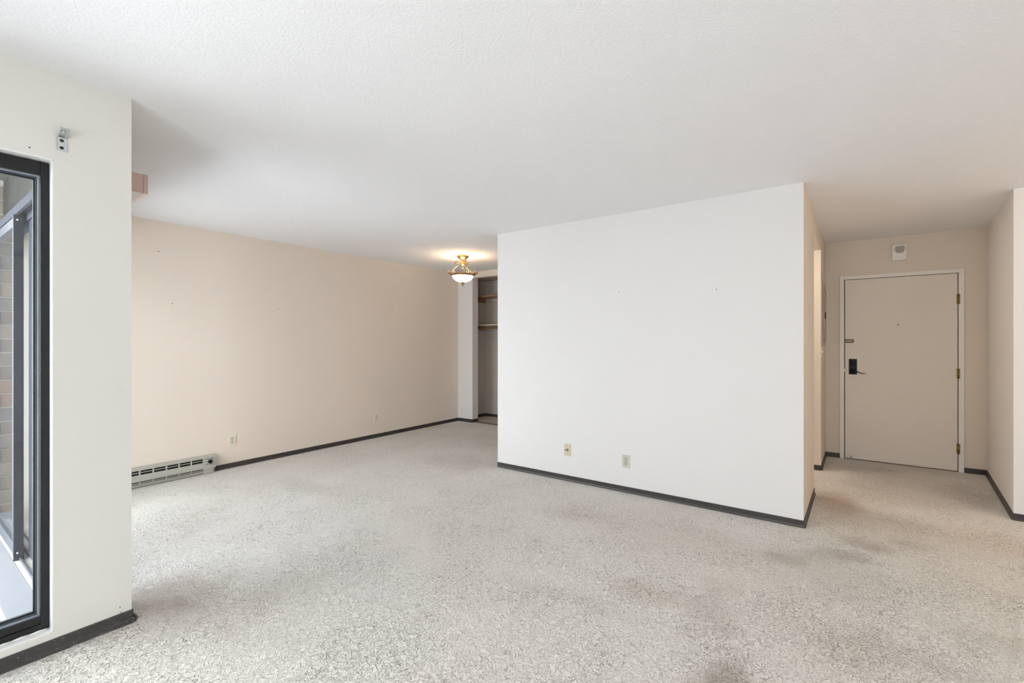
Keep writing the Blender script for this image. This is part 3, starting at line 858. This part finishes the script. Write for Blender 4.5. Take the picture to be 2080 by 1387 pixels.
MB().lathe([(0.020, 0), (0.020, 0.006), (0.017, 0.018), (0.015, 0.020), (0, 0.021)], (kx, -D - .002, kz), 24, '-Y').box(kx - .004, kx + .004, -D - .030, -D - .018, kz - .015, kz + .015, .001).build('control_knob', 'knob_black', cb)
mb = MB()
random.seed(3)
def dashes(x0, x1, z, hh):
    xx = x0
    while xx < x1:
        w_ = random.uniform(0.004, 0.008)
        mb.box(xx, min(xx + w_, x1), -D - .0026, -D - .0019, z, z + hh); xx += w_ + 0.0022
dashes(HL - 0.092, HL - 0.060, 0.150, 0.0065); dashes(HL - 0.048, HL - 0.020, 0.150, 0.0065)
dashes(HL - 0.092, HL - 0.074, 0.124, 0.006); dashes(HL - 0.090, HL - 0.026, 0.096, 0.0065)
mb.build('dial_lettering', 'print_navy', cb, kind='stuff')

# ------------------------------------------------------------------ closet contents
t = thing('closet_shelf', 'upper wooden closet shelf resting on a dark cleat', 'shelf', (-5.155, 6.38, 2.06))
MB().box(0.0, 2.19, -0.36, 0, 0.025, 0.045, 0.002).build('shelf_board', 'shelf_wood', t)
MB().box(0.0, 0.019, -0.345, 0, -0.045, 0.025, 0.002).build('side_cleat', 'shelf_wood_dark', t)
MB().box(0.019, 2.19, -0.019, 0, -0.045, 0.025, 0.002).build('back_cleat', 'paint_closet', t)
t = thing('closet_shelf', 'lower closet shelf with cream front edge above the hanging rod', 'shelf', (-5.155, 6.38, 1.585))
MB().box(0.0, 2.19, -0.34, 0, 0.015, 0.034, 0.002).build('shelf_board', 'shelf_cream', t)
MB().box(0.0, 0.019, -0.33, 0, -0.05, 0.015, 0.002).build('side_cleat', 'shelf_wood_dark', t)
t = thing('hanging_rod', 'brown wooden closet rod under the lower shelf', 'closet rod', (-5.155, 6.02, 1.556))
MB().tube([(0.0, 0, 0), (2.19, 0, 0)], 0.0165, 16).build('rod', 'shelf_wood_dark', t)
MB().lathe([(0.026, 0), (0.026, 0.012), (0.019, 0.014), (0.019, 0.02)], (0, 0, 0), 18, 'X').build('rod_socket', 'brass_aged', t)

# ------------------------------------------------------------------ semi-flush ceiling lamp
LXP, LYP = -4.067, 4.559
t = thing('ceiling_lamp', 'lit brass semi-flush ceiling lamp with alabaster bowl and openwork rim', 'ceiling lamp', (LXP, LYP, CEIL))
MB().lathe([(0.0, 0), (0.078, 0), (0.082, -0.008), (0.080, -0.016), (0.066, -0.030), (0.050, -0.040), (0.040, -0.052), (0.018, -0.058), (0, -0.058)]).build('canopy', 'brass_bright', t)
MB().lathe([(0.010, -0.055), (0.010, -0.066), (0.022, -0.072), (0.030, -0.088), (0.031, -0.098), (0.027, -0.114), (0.015, -0.126), (0.008, -0.132), (0.007, -0.150), (0.009, -0.16), (0.006, -0.168), (0, -0.17)], seg=28).build('ball_stem', 'brass_bright', t)
RZ = -0.262         # top of bowl
for k in range(3):
    a = math.radians(-90 + 35.6 + 28 + 120 * k)
    def pt(r, z): return (r * math.cos(a), r * math.sin(a), z)
    pts = []
    # curl at the top
    for q in range(11):
        ph = math.radians(-40 + q * 33)
        rr = 0.006 + 0.0016 * q
        pts.append(pt(0.085 - rr * math.cos(ph), -0.088 + rr * math.sin(ph)))
    pts += [pt(0.062, -0.108), pt(0.064, -0.122), pt(0.074, -0.136), pt(0.098, -0.152), pt(0.120, -0.170), pt(0.132, -0.190), pt(0.136, -0.215), pt(0.150, -0.235), pt(0.152, RZ + 0.006)]
    arm = MB().tube(pts, 0.0056, 8).build('scroll_arm', 'brass_antique', t)
    MB().tube([pt(0.031, -0.092), pt(0.05, -0.090), pt(0.064, -0.098)], 0.0035, 8).build('arm_joint', 'brass_antique', arm)
    MB().lathe([(0, 0.03), (0.005, 0.024), (0.008, 0.012), (0.006, 0.0), (0.009, -0.006), (0.0, -0.010)], pt(0.150, -0.243), 12).build('arm_finial', 'brass_bright', arm)
# openwork rim: two hoops joined by curled leaves
def hoop(r, z, th, seg=56):
    return [(r * math.cos(2 * PI * q / seg), r * math.sin(2 * PI * q / seg), z) for q in range(seg + 1)], th
mb = MB()
p_, th_ = hoop(0.146, RZ, 0.0075); mb.tube(p_, th_, 8, False)
p_, th_ = hoop(0.156, RZ + 0.010, 0.005); mb.tube(p_, th_, 8, False)
rim = mb.build('rim_hoop', 'brass_antique', t)
leaf_mesh = None
NL = 22
for k in range(NL):
    if leaf_mesh is None:
        m_ = MB()
        for s in (-1, 1):
            pts = []
            for q in range(14):
                u = q / 13.0
                ang = s * (0.02 + 0.075 * math.sin(u * PI * 1.15)) * (1 - 0.25 * u)
                r = 0.152 + 0.045 * u
                pts.append((r * math.cos(ang), r * math.sin(ang), RZ + 0.006 + 0.036 * u))
            m_.tube(pts, [0.0060 - 0.0022 * q / 13 for q in range(14)], 6)
        m_.lathe([(0, 0.006), (0.007, 0.003), (0.008, 0), (0.005, -0.005), (0, -0.007)], (0.196, 0, RZ + 0.044), 8)
        m_.lathe([(0, 0.005), (0.006, 0.0), (0, -0.005)], (0.172, 0, RZ + 0.02), 8)
        lf = m_.build('rim_leaf', 'brass_antique', t); leaf_mesh = lf.data
    else:
        lf = bpy.data.objects.new('rim_leaf', leaf_mesh); C.objects.link(lf); lf.parent = t
    lf.rotation_euler = (0, 0, 2 * PI * k / NL)
bowl = [(0.142, RZ + 0.004), (0.141, RZ - 0.010), (0.134, RZ - 0.028), (0.120, RZ - 0.048), (0.098, RZ - 0.066), (0.070, RZ - 0.080), (0.040, RZ - 0.089), (0.012, RZ - 0.093)]
bowl_in = [(max(r - 0.005, 0.006), z + 0.004) for r, z in reversed(bowl)]
MB().lathe(bowl + bowl_in, seg=48).build('glass_bowl', 'lit_alabaster', t)
MB().lathe([(0.004, RZ - 0.08), (0.024, RZ - 0.090), (0.025, RZ - 0.097), (0.016, RZ - 0.106), (0.007, RZ - 0.112), (0.006, RZ - 0.122), (0.010, RZ - 0.128), (0.008, RZ - 0.138), (0.0, RZ - 0.143)], seg=20).build('finial', 'brass_antique', t)
for sx in (-0.05, 0.05):
    MB().lathe([(0, 0.03), (0.014, 0.018), (0.018, 0.0), (0.012, -0.02), (0.009, -0.03), (0, -0.03)], (sx, 0.0, RZ - 0.012), 14).build('bulb', 'bulb_glow', t)
pl = bpy.data.lights.new('lamp_light', 'POINT'); pl.energy = 5.5; pl.color = (1.0, 0.80, 0.58); pl.shadow_soft_size = 0.02
plo = bpy.data.objects.new('lamp_light', pl); C.objects.link(plo); plo.parent = t; plo.location = (0, 0, RZ + 0.03)

# ceiling globe in the kitchen side of the room, right of the frame
t = thing('globe_lamp', 'warm frosted ceiling globe out of frame on the right', 'ceiling lamp', (2.35, 3.75, CEIL))
MB().lathe([(0, 0), (0.11, 0), (0.11, -0.02), (0.09, -0.03), (0, -0.03)]).build('canopy', 'white_plastic', t)
MB().lathe([(0.085, -0.03), (0.13, -0.06), (0.14, -0.10), (0.11, -0.15), (0.06, -0.175), (0, -0.18)]).build('glass_globe', 'globe_glow', t)
pl = bpy.data.lights.new('globe_light', 'POINT'); pl.energy = 26; pl.color = (1.0, 0.78, 0.55); pl.shadow_soft_size = 0.12
plo = bpy.data.objects.new('globe_light', pl); C.objects.link(plo); plo.parent = t; plo.location = (0, 0, -0.30)

# ceiling light of the room behind the doorway, hidden by the wall
t = thing('dome_lamp', 'flush ceiling dome in the room behind the doorway', 'ceiling lamp', (-0.95, 5.25, CEIL))
MB().lathe([(0, 0), (0.15, 0), (0.15, -0.02), (0, -0.02)]).build('canopy', 'white_plastic', t)
MB().lathe([(0.14, -0.02), (0.13, -0.05), (0.10, -0.075), (0.05, -0.09), (0, -0.093)]).build('glass_dome', 'globe_glow', t)
pl = bpy.data.lights.new('dome_light', 'POINT'); pl.energy = 21; pl.color = (1.0, 0.92, 0.82); pl.shadow_soft_size = 0.12
plo = bpy.data.objects.new('dome_light', pl); C.objects.link(plo); plo.parent = t; plo.location = (0, 0, -0.24)
